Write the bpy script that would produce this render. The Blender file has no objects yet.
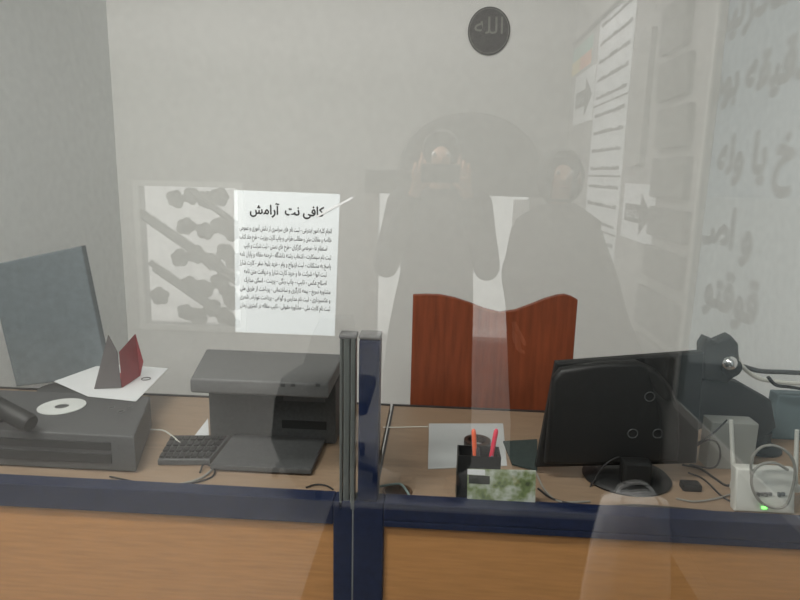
import bpy, bmesh, math, random
from mathutils import Vector, Matrix, Euler
random.seed(7)
S = bpy.context.scene
COL = S.collection
PI = math.pi

# ------------------------------------------------------------------ camera
CAMZ, D, F = 1.55, 1.28, 628.0        # eye height, distance to the glass, focal length in px of an 800 px wide frame
YAW, PITCH, ROLL = math.radians(3.35), math.radians(11.5), math.radians(1.3)
cam_d = bpy.data.cameras.new('camera'); cam_d.sensor_width = 36; cam_d.lens = F / 800 * 36; cam_d.clip_start = 0.01
cam = bpy.data.objects.new('camera', cam_d); COL.objects.link(cam); S.camera = cam
fwd = Vector((-math.sin(YAW) * math.cos(PITCH), math.cos(YAW) * math.cos(PITCH), -math.sin(PITCH)))
right0 = Vector((math.cos(YAW), math.sin(YAW), 0)); up0 = right0.cross(fwd)
right = right0 * math.cos(ROLL) + up0 * math.sin(ROLL)
up = right.cross(fwd)
CAM = Vector((0, 0, CAMZ))
cam.matrix_world = Matrix(((right.x, up.x, -fwd.x, 0), (right.y, up.y, -fwd.y, 0), (right.z, up.z, -fwd.z, CAMZ), (0, 0, 0, 1)))

def ray(px, py):
    return fwd + right * ((px - 400) / F) + up * ((300 - py) / F)
def at_y(px, py, y):
    r = ray(px, py); return CAM + r * (y / r.y)
def at_z(px, py, z):
    r = ray(px, py); return CAM + r * ((z - CAMZ) / r.z)
def at_x(px, py, x):
    r = ray(px, py); return CAM + r * (x / r.x)
def mir(p):                                   # where the real thing stands whose image in the pane is at p
    return Vector((p.x, 2 * D - p.y, p.z))
def vy(px, py, yv): return mir(at_y(px, py, yv))
def vx(px, py, x): return mir(at_x(px, py, x))

# ------------------------------------------------------------------ materials
MATS = {}
def mat(name, col, rough=0.6, metal=0.0, noise=0.0, scale=20.0, bump=0.0, emit=None, spec=0.5, stretch=None, col2=None):
    if name in MATS: return MATS[name]
    m = bpy.data.materials.new(name); m.use_nodes = True
    nt = m.node_tree; b = nt.nodes['Principled BSDF']
    b.inputs['Base Color'].default_value = (*col, 1); b.inputs['Roughness'].default_value = rough
    b.inputs['Metallic'].default_value = metal; b.inputs['Specular IOR Level'].default_value = spec
    if noise or bump:
        tc = nt.nodes.new('ShaderNodeTexCoord'); n = nt.nodes.new('ShaderNodeTexNoise')
        n.inputs['Scale'].default_value = scale; n.inputs['Detail'].default_value = 6
        src = tc.outputs['Object']
        if stretch:
            mp = nt.nodes.new('ShaderNodeMapping'); mp.inputs['Scale'].default_value = stretch
            nt.links.new(src, mp.inputs['Vector']); src = mp.outputs['Vector']
        nt.links.new(src, n.inputs['Vector'])
        if noise:
            r = nt.nodes.new('ShaderNodeValToRGB')
            c2 = col2 or tuple(max(0, c * (1 - noise)) for c in col); c1 = tuple(min(1, c * (1 + noise * 0.6)) for c in col)
            r.color_ramp.elements[0].position = 0.3; r.color_ramp.elements[1].position = 0.7
            r.color_ramp.elements[0].color = (*c2, 1); r.color_ramp.elements[1].color = (*c1, 1)
            nt.links.new(n.outputs['Fac'], r.inputs['Fac']); nt.links.new(r.outputs['Color'], b.inputs['Base Color'])
        if bump:
            bp = nt.nodes.new('ShaderNodeBump'); bp.inputs['Strength'].default_value = bump; bp.inputs['Distance'].default_value = 0.01
            nt.links.new(n.outputs['Fac'], bp.inputs['Height']); nt.links.new(bp.outputs['Normal'], b.inputs['Normal'])
    if emit:
        b.inputs['Emission Color'].default_value = (*emit[0], 1); b.inputs['Emission Strength'].default_value = emit[1]
    MATS[name] = m
    return m
def glass_mat(name, refl, tint=(1, 1, 1), rough=0.0):
    m = bpy.data.materials.new(name); m.use_nodes = True; nt = m.node_tree; nt.nodes.clear()
    o = nt.nodes.new('ShaderNodeOutputMaterial'); mx = nt.nodes.new('ShaderNodeMixShader')
    t = nt.nodes.new('ShaderNodeBsdfTransparent'); g = nt.nodes.new('ShaderNodeBsdfGlossy')
    t.inputs['Color'].default_value = (*tint, 1); g.inputs['Roughness'].default_value = rough
    mx.inputs['Fac'].default_value = refl
    nt.links.new(t.outputs[0], mx.inputs[1]); nt.links.new(g.outputs[0], mx.inputs[2]); nt.links.new(mx.outputs[0], o.inputs['Surface'])
    return m

M_WALL = mat('wall_paint', (0.86, 0.86, 0.835), 0.9, noise=0.03, scale=30, bump=0.06)
M_WALLG = mat('wall_paint_grey', (0.84, 0.86, 0.855), 0.9, noise=0.05, scale=30, bump=0.06)
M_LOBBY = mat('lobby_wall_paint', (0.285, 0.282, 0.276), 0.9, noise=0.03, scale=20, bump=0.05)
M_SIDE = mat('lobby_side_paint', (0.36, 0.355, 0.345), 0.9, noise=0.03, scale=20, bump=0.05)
M_CEIL = mat('ceiling_paint', (0.75, 0.75, 0.73), 0.9, noise=0.03, scale=10)
M_GLASS = glass_mat('partition_glass', 0.105, (0.985, 0.99, 0.985))
M_PANE = glass_mat('window_pane', 0.04, (0.98, 0.98, 0.98))
M_TINT = glass_mat('shop_pane', 0.04, (0.54, 0.58, 0.59))
M_TINTD = glass_mat('door_pane', 0.04, (0.97, 0.98, 0.98))
M_NAVY = mat('navy_paint', (0.007, 0.014, 0.045), 0.45, noise=0.25, scale=60, spec=0.3)
M_ALU = mat('brushed_aluminium', (0.42, 0.45, 0.44), 0.32, 0.9, noise=0.12, scale=40, stretch=(20, 20, 1))
M_CAP = mat('grey_plastic_cap', (0.20, 0.20, 0.20), 0.5, noise=0.1)
M_WOODP = mat('front_board_wood', (0.48, 0.235, 0.078), 0.5, noise=0.13, scale=9, stretch=(1.2, 8, 14))
M_DESK = mat('desk_laminate', (0.29, 0.205, 0.135), 0.45, noise=0.12, scale=9, stretch=(1, 9, 9))
M_EDGE = mat('dark_edge_band', (0.025, 0.024, 0.026), 0.5, noise=0.1)
M_RED = mat('reddish_wood', (0.24, 0.058, 0.022), 0.42, noise=0.3, scale=6, stretch=(9, 9, 0.9))
M_BLK = mat('black_plastic', (0.008, 0.009, 0.009), 0.55, noise=0.2, scale=200, bump=0.05)
M_DGREY = mat('dark_grey_plastic', (0.07, 0.073, 0.074), 0.55, noise=0.2, scale=120)
M_GREY = mat('mid_grey_plastic', (0.13, 0.133, 0.133), 0.55, noise=0.1, scale=90)
M_SCREEN = mat('grey_blue_screen', (0.17, 0.20, 0.215), 0.4, noise=0.12, scale=40)
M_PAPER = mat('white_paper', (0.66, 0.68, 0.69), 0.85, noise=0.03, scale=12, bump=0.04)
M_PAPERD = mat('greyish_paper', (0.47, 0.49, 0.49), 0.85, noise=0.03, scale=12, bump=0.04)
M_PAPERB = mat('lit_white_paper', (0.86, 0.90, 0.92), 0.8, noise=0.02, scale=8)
M_INK = mat('black_ink', (0.02, 0.022, 0.025), 0.8, noise=0.1)
M_GINK = mat('grey_lettering', (0.035, 0.037, 0.035), 0.8, noise=0.1)
M_WPL = mat('white_plastic', (0.54, 0.55, 0.51), 0.4, noise=0.03, scale=40)
M_CHROME = mat('silver_metal', (0.75, 0.75, 0.75), 0.18, 1.0, noise=0.04)
M_CARD = mat('pale_carton', (0.25, 0.26, 0.24), 0.8, noise=0.08, scale=14)
M_TILE = mat('lobby_floor_tile', (0.25, 0.245, 0.235), 0.5, noise=0.10, scale=5)

# ------------------------------------------------------------------ mesh helpers
class MB:
    def __init__(s): s.b = bmesh.new()
    def box(s, x0, x1, y0, y1, z0, z1, bev=0.0, mtx=None):
        r = bmesh.ops.create_cube(s.b, size=1)
        vs = r['verts']
        for v in vs:
            v.co = Vector(((x0 + x1) / 2 + v.co.x * (x1 - x0), (y0 + y1) / 2 + v.co.y * (y1 - y0), (z0 + z1) / 2 + v.co.z * (z1 - z0)))
        if bev:
            es = list({e for v in vs for e in v.link_edges})
            q = bmesh.ops.bevel(s.b, geom=es, offset=bev, segments=2, affect='EDGES', profile=0.6)
            vs = list({v for f in q['faces'] for v in f.verts} | {v for v in vs if v.is_valid})
        if mtx is not None: bmesh.ops.transform(s.b, matrix=mtx, verts=vs)
        return s
    def open_x(s):          # drop the two end faces
        s.b.normal_update(); bmesh.ops.delete(s.b, geom=[f for f in s.b.faces if abs(f.normal.x) > .9], context='FACES_ONLY'); return s
    def prism(s, pts, off, bev=0.0):          # polygon (3-D points) extruded by off
        off = Vector(off)
        a = [s.b.verts.new(p) for p in pts]; c = [s.b.verts.new(Vector(p) + off) for p in pts]
        fs = [s.b.faces.new(a), s.b.faces.new(list(reversed(c)))]
        n = len(pts)
        for i in range(n): fs.append(s.b.faces.new((a[i], c[i], c[(i + 1) % n], a[(i + 1) % n])))
        bmesh.ops.recalc_face_normals(s.b, faces=fs)
        if bev:
            es = list({e for f in fs[:2] for e in f.edges})
            bmesh.ops.bevel(s.b, geom=es, offset=bev, segments=3, affect='EDGES', profile=0.5)
        return s
    def tube(s, pts, r, seg=8, closed=False):
        pts = [Vector(p) for p in pts]; n = len(pts); rings = []
        prev = None
        for i, p in enumerate(pts):
            if closed: t = (pts[(i + 1) % n] - pts[i - 1])
            else: t = pts[min(i + 1, n - 1)] - pts[max(i - 1, 0)]
            t.normalize()
            if prev is None:
                u = t.orthogonal().normalized()
            else:
                u = (prev - t * prev.dot(t))
                u = u.normalized() if u.length > 1e-6 else t.orthogonal().normalized()
            prev = u; w = t.cross(u)
            rr = r[i] if isinstance(r, (list, tuple)) else r
            rings.append([s.b.verts.new(p + (u * math.cos(k * 2 * PI / seg) + w * math.sin(k * 2 * PI / seg)) * rr) for k in range(seg)])
        m = n if closed else n - 1
        for i in range(m):
            A, B = rings[i], rings[(i + 1) % n]
            for k in range(seg): s.b.faces.new((A[k], A[(k + 1) % seg], B[(k + 1) % seg], B[k]))
        if not closed:
            s.b.faces.new(list(reversed(rings[0]))); s.b.faces.new(rings[-1])
        return s
    def lathe(s, prof, c, seg=32, sx=1, sy=1):   # profile (radius, z) round a vertical axis at c
        rings = []
        for (r, z) in prof:
            rings.append([s.b.verts.new((c[0] + max(r, 1e-4) * sx * math.cos(k * 2 * PI / seg), c[1] + max(r, 1e-4) * sy * math.sin(k * 2 * PI / seg), c[2] + z)) for k in range(seg)])
        for i in range(len(rings) - 1):
            for k in range(seg): s.b.faces.new((rings[i][k], rings[i][(k + 1) % seg], rings[i + 1][(k + 1) % seg], rings[i + 1][k]))
        s.b.faces.new(list(reversed(rings[0]))); s.b.faces.new(rings[-1])
        return s
    def ball(s, c, r, sc=(1, 1, 1), seg=20):
        q = bmesh.ops.create_uvsphere(s.b, u_segments=seg, v_segments=seg // 2, radius=r)
        for v in q['verts']: v.co = Vector((v.co.x * sc[0] + c[0], v.co.y * sc[1] + c[1], v.co.z * sc[2] + c[2]))
        return s
    def build(s, name, m, parent=None, smooth=False, kind=None, label=None):
        bmesh.ops.remove_doubles(s.b, verts=s.b.verts, dist=1e-6)
        bmesh.ops.recalc_face_normals(s.b, faces=s.b.faces)
        me = bpy.data.meshes.new(name); s.b.to_mesh(me); s.b.free()
        return link(name, me, m, parent, smooth, kind, label)
def link(name, me, m, parent=None, smooth=False, kind=None, label=None):
    o = bpy.data.objects.new(name, me); COL.objects.link(o)
    if m: me.materials.clear(); me.materials.append(m)
    if smooth:
        me.polygons.foreach_set('use_smooth', [True] * len(me.polygons))
        try: me.set_sharp_from_angle(angle=math.radians(40))
        except Exception: pass
    if parent is not None:
        base = parent
        off = Vector((0, 0, 0))
        while base is not None: off += base.location; base = base.parent
        me.transform(Matrix.Translation(-off)); o.parent = parent
    if kind: o['kind'] = kind
    if label: o['label'] = label
    return o
def thing(name, loc, label, cat, group=None):
    o = bpy.data.objects.new(name, None); COL.objects.link(o); o.location = loc; o.empty_display_size = 0.05
    o['label'] = label; o['category'] = cat
    if group: o['group'] = group
    return o
def tag(o, label, cat, group=None):
    o['label'] = label; o['category'] = cat
    if group: o['group'] = group
    return o
def rebase(o):          # move the origin of a one-mesh thing to the middle of its underside
    vs = [v.co for v in o.data.vertices]
    c = Vector(((min(v.x for v in vs) + max(v.x for v in vs)) / 2, (min(v.y for v in vs) + max(v.y for v in vs)) / 2, min(v.z for v in vs)))
    o.data.transform(Matrix.Translation(-c)); o.location = c
    return o
def smooth_path(pts, n=8):      # Catmull-Rom
    P = [Vector(p) for p in pts]; P = [P[0] * 2 - P[1]] + P + [P[-1] * 2 - P[-2]]; out = []
    for i in range(1, len(P) - 2):
        for k in range(n):
            t = k / n; a, b, c, d = P[i - 1], P[i], P[i + 1], P[i + 2]
            out.append(0.5 * ((2 * b) + (c - a) * t + (2 * a - 5 * b + 4 * c - d) * t * t + (3 * b - a - 3 * c + d) * t ** 3))
    out.append(P[-2]); return out

# ------------------------------------------------------------------ Persian lettering (joined forms, laid out right to left)
FORMS = {  # isolated, final, initial, medial
 'ا': (0xFE8D, 0xFE8E, 0, 0), 'آ': (0xFE81, 0xFE82, 0, 0), 'ب': (0xFE8F, 0xFE90, 0xFE91, 0xFE92), 'پ': (0xFB56, 0xFB57, 0xFB58, 0xFB59),
 'ت': (0xFE95, 0xFE96, 0xFE97, 0xFE98), 'ث': (0xFE99, 0xFE9A, 0xFE9B, 0xFE9C), 'ج': (0xFE9D, 0xFE9E, 0xFE9F, 0xFEA0), 'چ': (0xFB7A, 0xFB7B, 0xFB7C, 0xFB7D),
 'ح': (0xFEA1, 0xFEA2, 0xFEA3, 0xFEA4), 'خ': (0xFEA5, 0xFEA6, 0xFEA7, 0xFEA8), 'د': (0xFEA9, 0xFEAA, 0, 0), 'ر': (0xFEAD, 0xFEAE, 0, 0), 'ز': (0xFEAF, 0xFEB0, 0, 0),
 'س': (0xFEB1, 0xFEB2, 0xFEB3, 0xFEB4), 'ش': (0xFEB5, 0xFEB6, 0xFEB7, 0xFEB8), 'ص': (0xFEB9, 0xFEBA, 0xFEBB, 0xFEBC), 'ط': (0xFEC1, 0xFEC2, 0xFEC3, 0xFEC4),
 'ع': (0xFEC9, 0xFECA, 0xFECB, 0xFECC), 'ف': (0xFED1, 0xFED2, 0xFED3, 0xFED4), 'ق': (0xFED5, 0xFED6, 0xFED7, 0xFED8), 'ک': (0xFB8E, 0xFB8F, 0xFB90, 0xFB91),
 'گ': (0xFB92, 0xFB93, 0xFB94, 0xFB95), 'ل': (0xFEDD, 0xFEDE, 0xFEDF, 0xFEE0), 'م': (0xFEE1, 0xFEE2, 0xFEE3, 0xFEE4), 'ن': (0xFEE5, 0xFEE6, 0xFEE7, 0xFEE8),
 'و': (0xFEED, 0xFEEE, 0, 0), 'ه': (0xFEE9, 0xFEEA, 0xFEEB, 0xFEEC), 'ی': (0xFBFC, 0xFBFD, 0xFBFE, 0xFBFF), 'ـ': (0x640, 0x640, 0x640, 0x640)}
def shape(t):
    out = []
    for i, ch in enumerate(t):
        if ch not in FORMS: out.append(ch); continue
        p = i > 0 and t[i - 1] in FORMS and FORMS[t[i - 1]][2] != 0
        n = i + 1 < len(t) and t[i + 1] in FORMS and FORMS[ch][2] != 0
        f = FORMS[ch]
        out.append(chr(f[3] if p and n else f[1] if p else f[2] if n else f[0]))
    return ''.join(reversed(out))
def text_mesh(t, size, align='CENTER', width=None, bold=0.0, res=2, depth=0.0):
    c = bpy.data.curves.new('lettering', 'FONT'); c.body = shape(t); c.size = size; c.align_x = align; c.resolution_u = res; c.offset = bold; c.extrude = depth
    o = bpy.data.objects.new('lettering', c); COL.objects.link(o); bpy.context.view_layer.update()
    me = bpy.data.meshes.new_from_object(o.evaluated_get(bpy.context.evaluated_depsgraph_get()))
    bpy.data.objects.remove(o); bpy.data.curves.remove(c)
    if width and len(me.vertices):
        xs = [v.co.x for v in me.vertices]; w = max(xs) - min(xs)
        me.transform(Matrix.Diagonal((width / w, 1, 1, 1)))
    return me
def join_mesh(parts):        # (mesh, matrix) list -> one mesh
    bm = bmesh.new()
    for me, mx in parts:
        k = len(bm.verts); bm.from_mesh(me); bm.verts.ensure_lookup_table()
        bmesh.ops.transform(bm, matrix=mx, verts=bm.verts[k:])
        bpy.data.meshes.remove(me)
    me = bpy.data.meshes.new('lettering'); bm.to_mesh(me); bm.free(); return me
def thick(t, size, align, width, mx, d, bold=0.0, res=2):      # heavier strokes: copies shifted by a stroke width
    out = []
    for i, (u, v) in enumerate(((0, 0), (d, 0), (-d, 0), (0, d), (0, -d))):
        out.append((text_mesh(t, size, align, width, bold, res), mx @ Matrix.Translation((u, v, .00004 * i))))
    return out
def frame_mx(o, ax, ay):     # local x -> ax, local y -> ay, at o
    ax = Vector(ax).normalized(); ay = Vector(ay).normalized(); az = ax.cross(ay)
    return Matrix(((ax.x, ay.x, az.x, o[0]), (ax.y, ay.y, az.y, o[1]), (ax.z, ay.z, az.z, o[2]), (0, 0, 0, 1)))

# ------------------------------------------------------------------ the room
XL, XR_O, YB, HC = -1.53, 1.2, 2.95, 3.6          # office: left wall, right wall, back wall, ceiling
XR, YFV, XLL = 1.1, 5.75, -4.0                    # lobby: right wall, far wall (as its image), left wall
YF = 2 * D - YFV
MB().box(XLL - .2, XR_O + .2, YF - .2, YB + .2, -.1, 0).build('floor', M_TILE, kind='structure')
MB().box(XLL - .2, XR_O + .2, YF - .2, YB + .2, HC, HC + .1).build('ceiling', M_CEIL, kind='structure')
MB().box(XL - .12, XR_O + .12, YB, YB + .12, 0, HC).build('wall_back', M_WALL, kind='structure')
MB().box(XL - .12, XL, D + .05, YB, 0, HC).build('wall_left', M_WALLG, kind='structure')
MB().box(XR_O, XR_O + .12, D + .05, YB, 0, HC).build('wall_right', M_WALLG, kind='structure')
MB().box(XLL, XL, D - .05, D + .05, 0, HC).build('wall_partition_left', M_LOBBY, kind='structure')
MB().box(XR, XR_O + .12, D - .05, D + .05, 0, HC).build('wall_partition_right', M_LOBBY, kind='structure')
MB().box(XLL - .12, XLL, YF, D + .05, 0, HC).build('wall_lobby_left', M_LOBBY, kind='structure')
MB().box(-60, 60, -60, 10, -.16, -.11).build('ground', mat('pale_concrete', (0.58, 0.57, 0.55), 0.9, noise=0.12, scale=3), kind='structure')

# lobby far wall: a window on one side, an arched doorway in the middle
def fx(px, py=230): return vy(px, py, YFV).x
def fz(py, px=437): return vy(px, py, YFV).z
w0, w1, wz0, wz1 = fx(141), fx(239), fz(325, 200), fz(187, 200)
d0, d1, dz = fx(378), fx(528), fz(195, 450)
b = MB()
b.box(XLL, w0, YF - .12, YF, 0, HC).box(w0, w1, YF - .12, YF, 0, wz0).box(w0, w1, YF - .12, YF, wz1, HC)
b.box(w1, d0, YF - .12, YF, 0, HC).box(d0, d1, YF - .12, YF, dz, HC).box(d1, XR + .1, YF - .12, YF, 0, HC)
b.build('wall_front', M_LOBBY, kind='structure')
# window
win = MB().box(w0 - .05, w1 + .05, YF - .03, YF + .02, wz1, wz1 + .05).box(w0 - .05, w1 + .05, YF - .03, YF + .05, wz0 - .05, wz0)\
    .box(w0 - .05, w0, YF - .03, YF + .02, wz0, wz1).box(w1, w1 + .05, YF - .03, YF + .02, wz0, wz1).build('window_1', mat('window_frame_paint', (0.6, 0.6, 0.58), 0.6, noise=0.05), kind='structure')
MB().box(w0, w1, YF - .075, YF - .065, wz0, wz1).build('pane', M_PANE, win)
M_IRON = mat('grey_iron', (0.10, 0.105, 0.10), 0.6, noise=0.15)
gr = thing('window_grille', ((w0 + w1) / 2, YF - .04, wz0), 'dark wrought window grille of diagonal bars and leaf clusters', 'window grille')
k = MB()
for (a, c) in (((141, 211), (239, 279)), ((150, 262), (239, 323)), ((190, 190), (239, 226)), ((141, 215), (239, 284)), ((154, 268), (234, 324))):
    p, q = vy(*a, YFV + .04), vy(*c, YFV + .04); k.tube([p, q], 0.032, 6)
k.build('bars', M_IRON, gr)
leafs = [(176, 199), (192, 196), (206, 200), (220, 197), (186, 226), (205, 231), (220, 226), (232, 232), (180, 258), (196, 254), (213, 262), (226, 252), (236, 262),
         (190, 285), (204, 289), (220, 282), (228, 292), (186, 312), (198, 316), (212, 308), (224, 316), (233, 302), (160, 296)]
for (a, c) in leafs:
    k = MB(); p = vy(a, c, YFV + .04)
    for j in range(5):
        an = j * 2 * PI / 5 + a; r = .045 + .02 * random.random()
        k.ball((p.x + .045 * math.cos(an), p.y, p.z + .045 * math.sin(an)), r, (1, .25, .85), 10)
    k.build('leaf_cluster', M_IRON, gr)
# arched doorway
M_DW = mat('dark_door_wood', (0.022, 0.02, 0.018), 0.6, noise=0.2, scale=8)
door = thing('door_1', ((d0 + d1) / 2, YF, 0), '', 'door'); del door['label']; del door['category']; door['kind'] = 'structure'
lx0, lx1, lz0, lz1 = fx(365), fx(548), dz, fz(171, 450)
MB().box(lx0, lx1, YF, YF + .07, lz0, lz1, .015).build('lintel', M_DW, door)
MB().box(lx0, d0, YF, YF + .06, 0, lz0).build('door_jamb', mat('jamb_paint', (0.22, 0.20, 0.19), 0.6, noise=.1), door)
MB().box(d1, d1 + .1, YF, YF + .06, 0, lz0).build('door_jamb', MATS['jamb_paint'], door)
ax0, ax1, az = fx(398, 170), fx(541, 170), fz(112, 469)
R = (ax1 - ax0) / 2; pts = [((ax0 + ax1) / 2 + R * math.cos(t * PI / 24), YF + .001, lz1 + (az - lz1) * math.sin(t * PI / 24)) for t in range(25)]
MB().prism(pts, (0, .05, 0)).build('arch_panel', M_DW, door)
MB().tube([Vector(p) + Vector((0, .045, 0)) for p in pts], .02, 6).build('arch_moulding', mat('pale_moulding', (.2, .2, .19), .6, noise=.05), door)
MB().box(d0, d1, YF - .06, YF - .05, 0, dz).build('pane', M_TINTD, door)
cx0, cx1 = fx(510), fx(526)
b = MB(); pts = []
for i in range(41):
    x = cx0 + (cx1 - cx0) * i / 40; pts.append((x, YF + .11 + .025 * math.sin(i * 1.1), .35))
pts2 = [(p[0], p[1] + .006, p[2]) for p in reversed(pts)]
b.prism(pts + pts2, (0, 0, dz - .02 - .35))
tag(rebase(b.build('curtain', mat('white_curtain', (.9, .9, .9), .8, noise=.03), None)), 'narrow white curtain gathered at the side of the arched doorway', 'curtain')

# lobby right wall with the lettered shop window
def ry(px, py=230): return vx(px, py, XR).y
y0, y1 = ry(697, 200), 1.02
z0, z1 = .55, 2.75
b = MB()
b.box(XR, XR + .03, YF, y0, 0, HC).box(XR, XR + .03, y0, y1, 0, z0).box(XR, XR + .03, y0, y1, z1, HC).box(XR, XR + .03, y1, D - .05, 0, HC)
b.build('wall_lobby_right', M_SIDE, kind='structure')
win = MB().box(XR - .004, XR + .034, y0 - .01, y0 + .012, z0, z1).box(XR - .004, XR + .034, y1 - .012, y1 + .01, z0, z1).box(XR - .004, XR + .034, y0, y1, z0 - .02, z0 + .02).box(XR - .004, XR + .034, y0, y1, z1 - .02, z1 + .02)\
    .build('window_2', MATS['window_frame_paint'], kind='structure')
MB().box(XR + .004, XR + .010, y0 + .012, y1 - .012, z0 + .02, z1 - .02).build('pane', M_TINT, win)
lines = [('سادرلیر', 703, 42, .20), ('دقیقه بود', 704, 102, .185), ('خ یا وله', 716, 172, .19), ('و اصـ', 702, 241, .20), ('قوقتو', 703, 300, .20)]
parts = []
for (t, px, py, sz) in lines:
    p = vx(px, py, XR + .003); parts += thick(t, sz, 'LEFT', None, frame_mx((XR + .003, max(p.y, y0 + .03), p.z), (0, 1, 0), (0, 0, 1)), .009, 0.002, 3)
link('window_lettering', join_mesh(parts), M_GINK, win)
# stone blocks of the pilaster beside the window
M_STONE = mat('grey_stone', (0.10, 0.10, 0.095), 0.9, noise=0.15, scale=18, bump=.2)
b = MB()
for (x0, x1, a, c) in ((668, 693, 0, 50), (664, 694, 58, 98), (662, 694, 106, 148), (657, 692, 156, 199), (653, 692, 207, 240), (648, 692, 249, 284), (640, 691, 293, 338), (636, 691, 345, 390)):
    A, B, C, Dd = vx(x0, a + 2, XR), vx(x1, a, XR), vx(x1, c, XR), vx(x0, c, XR)
    yy0, yy1 = (A.y + Dd.y) / 2, min((B.y + C.y) / 2, y0 - .03); zz1, zz0 = (A.z + B.z) / 2, (C.z + Dd.z) / 2
    b.box(XR - .035, XR, yy0, yy1, min(zz0, zz1), max(zz0, zz1), .012)
b.build('trim_1', M_STONE, kind='structure')
# cable trunking running along the right wall
p, q = vx(575, 43, XR), vx(624, -2, XR)
MB().box(XR - .02, XR, p.y, q.y + .6, q.z - .012, q.z + .012).build('trim_2', M_GINK, kind='structure')
p, q = vx(627, 200, XR), vx(641, 200, XR)
MB().box(XR - .03, XR, p.y, q.y, 1.62, 2.32).build('trim_3', mat('grey_door_frame', (.33, .33, .32), .6, noise=.1), kind='structure')

def wall_sheet(name, px0, px1, ptop, pbot, label, cat, thick=.004, m=M_PAPERB):
    a, c = vx(px0, (ptop + pbot) / 2, XR), vx(px1, (ptop + pbot) / 2, XR); zt = vx((px0 + px1) / 2, ptop, XR).z; zb = vx((px0 + px1) / 2, pbot, XR).z
    t = thing(name, (XR, (a.y + c.y) / 2, zb), label, cat)
    MB().box(XR - thick, XR - .0006, a.y, c.y, zb, zt).build('sheet', m, t)
    return t, a.y, c.y, zb, zt
t, ya, yb, zb, zt = wall_sheet('price_list', 589, 622, 14, 330, 'tall narrow white list of printed lines on the lobby side wall', 'price list')
n = 17
for i in range(n):
    b = MB(); z = zt - (i + .6) * (zt - zb) / n; x = ya + .06; prev = None
    while x < yb - .08:
        w = .02 + .05 * random.random(); b.box(XR - .006, XR - .004, x, min(x + w, yb - .05), z - .008, z + .008 + .012 * random.random()); b.box(XR - .0055, XR - .004, x, min(x + w + .013, yb - .05), z - .006, z - .003); x += w + .012
    b.build('printed_line', M_INK, t)
for i in (5, 9, 12): z = zt - i * (zt - zb) / n; MB().box(XR - .006, XR - .004, ya + .01, yb - .01, z - .006, z + .006).build('divider', M_GINK, t)
def arrow_sign(px0, px1, ptop, pbot, label):
    t, ya, yb, zb, zt = wall_sheet('arrow_sign', px0, px1, ptop, pbot, label, 'sign')
    w, h = yb - ya, zt - zb; zc = zb + .48 * h
    P = lambda u, v: (XR - .0045, ya + u * w, zc + v * h)
    MB().prism([P(.1, .16), P(.6, .16), P(.6, .36), P(.93, 0), P(.6, -.36), P(.6, -.16), P(.1, -.16)], (-.002, 0, 0)).build('arrow', M_INK, t)
    me = text_mesh('ورودی', h * .24, 'CENTER', width=w * .42)
    me.transform(frame_mx((XR - .0075, ya + w * .36, zc - h * .03), (0, -1, 0), (0, 0, 1))); link('sign_lettering', me, M_PAPERB, t)
arrow_sign(623, 655, 184, 242, 'white sheet with a dark arrow, beside the stone blocks')
arrow_sign(575, 594, 72, 122, 'small white sheet with a dark arrow, left of the tall list')
t, ya, yb, zb, zt = wall_sheet('colour_notice', 572, 592, 44, 70, 'small green, yellow and orange notice above the small arrow sheet', 'notice', m=mat('notice_green', (.25, .5, .42), .7, noise=.1))
MB().box(XR - .006, XR - .004, ya, (ya + yb) / 2, zb, (zb + zt) / 2).build('colour_block', mat('notice_yellow', (.75, .6, .2), .7, noise=.1), t, label='yellow block')
MB().box(XR - .006, XR - .004, (ya + yb) / 2, yb, zb, (zb + zt) / 2).build('colour_block', mat('notice_orange', (.8, .3, .15), .7, noise=.1), t, label='orange block')

# ------------------------------------------------------------------ reception partition: steel frame, boards, posts, glass
GX0, GX1 = XL, XR
gp = thing('reception_partition', ((GX0 + GX1) / 2, D, 0), 'navy steel framed reception partition with wooden lower boards and clear glass above', 'partition')
split = at_y(342.5, 262, D).x
MB().box(GX0, split, D - .004, D + .004, .0, 2.75).open_x().build('glass_pane', M_GLASS, gp, label='left glass pane')
MB().box(split, GX1, D - .004, D + .004, .0, 2.75).open_x().build('glass_pane', M_GLASS, gp, label='right glass pane')
YR = D + .012                                       # front face of the frame, just behind the glass
def Z(px, py): return at_y(px, py, YR).z
def X(px, py): return at_y(px, py, YR).x
zl1, zl0 = Z(170, 492), Z(170, 515.5)
zr1, zr0 = Z(590, 514), Z(590, 538.5)
sx0, sx1 = X(333, 545), X(383, 545)
MB().box(GX0 + .005, sx0, YR, YR + .045, zl0, zl1, .003).build('rail', M_NAVY, gp)
b = MB().box(sx1, GX1 - .005, YR, YR + .045, zr0 + .017, zr1, .003); b.box(sx1, GX1 - .005, YR, YR + .04, zr0, zr0 + .0155, .003); b.build('rail', M_NAVY, gp)
MB().box(sx0, X(352, 545), YR, YR + .045, 0.02, zl1, .004).build('stile', M_NAVY, gp)
MB().box(X(353, 545), sx1, YR, YR + .045, 0.02, zr1 + .0, .004).build('stile', M_NAVY, gp)
MB().box(GX0 + .005, sx0 - .001, YR + .012, YR + .03, .06, zl0 - .001).build('front_board', M_WOODP, gp)
MB().box(sx1 + .001, GX1 - .005, YR + .012, YR + .03, .06, zr0 - .001).build('front_board', M_WOODP, gp)
MB().box(GX0 + .005, sx0, YR, YR + .045, 0, .059).build('bottom_rail', M_NAVY, gp)
MB().box(sx1, GX1 - .005, YR, YR + .045, 0, .059).build('bottom_rail', M_NAVY, gp)
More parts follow.
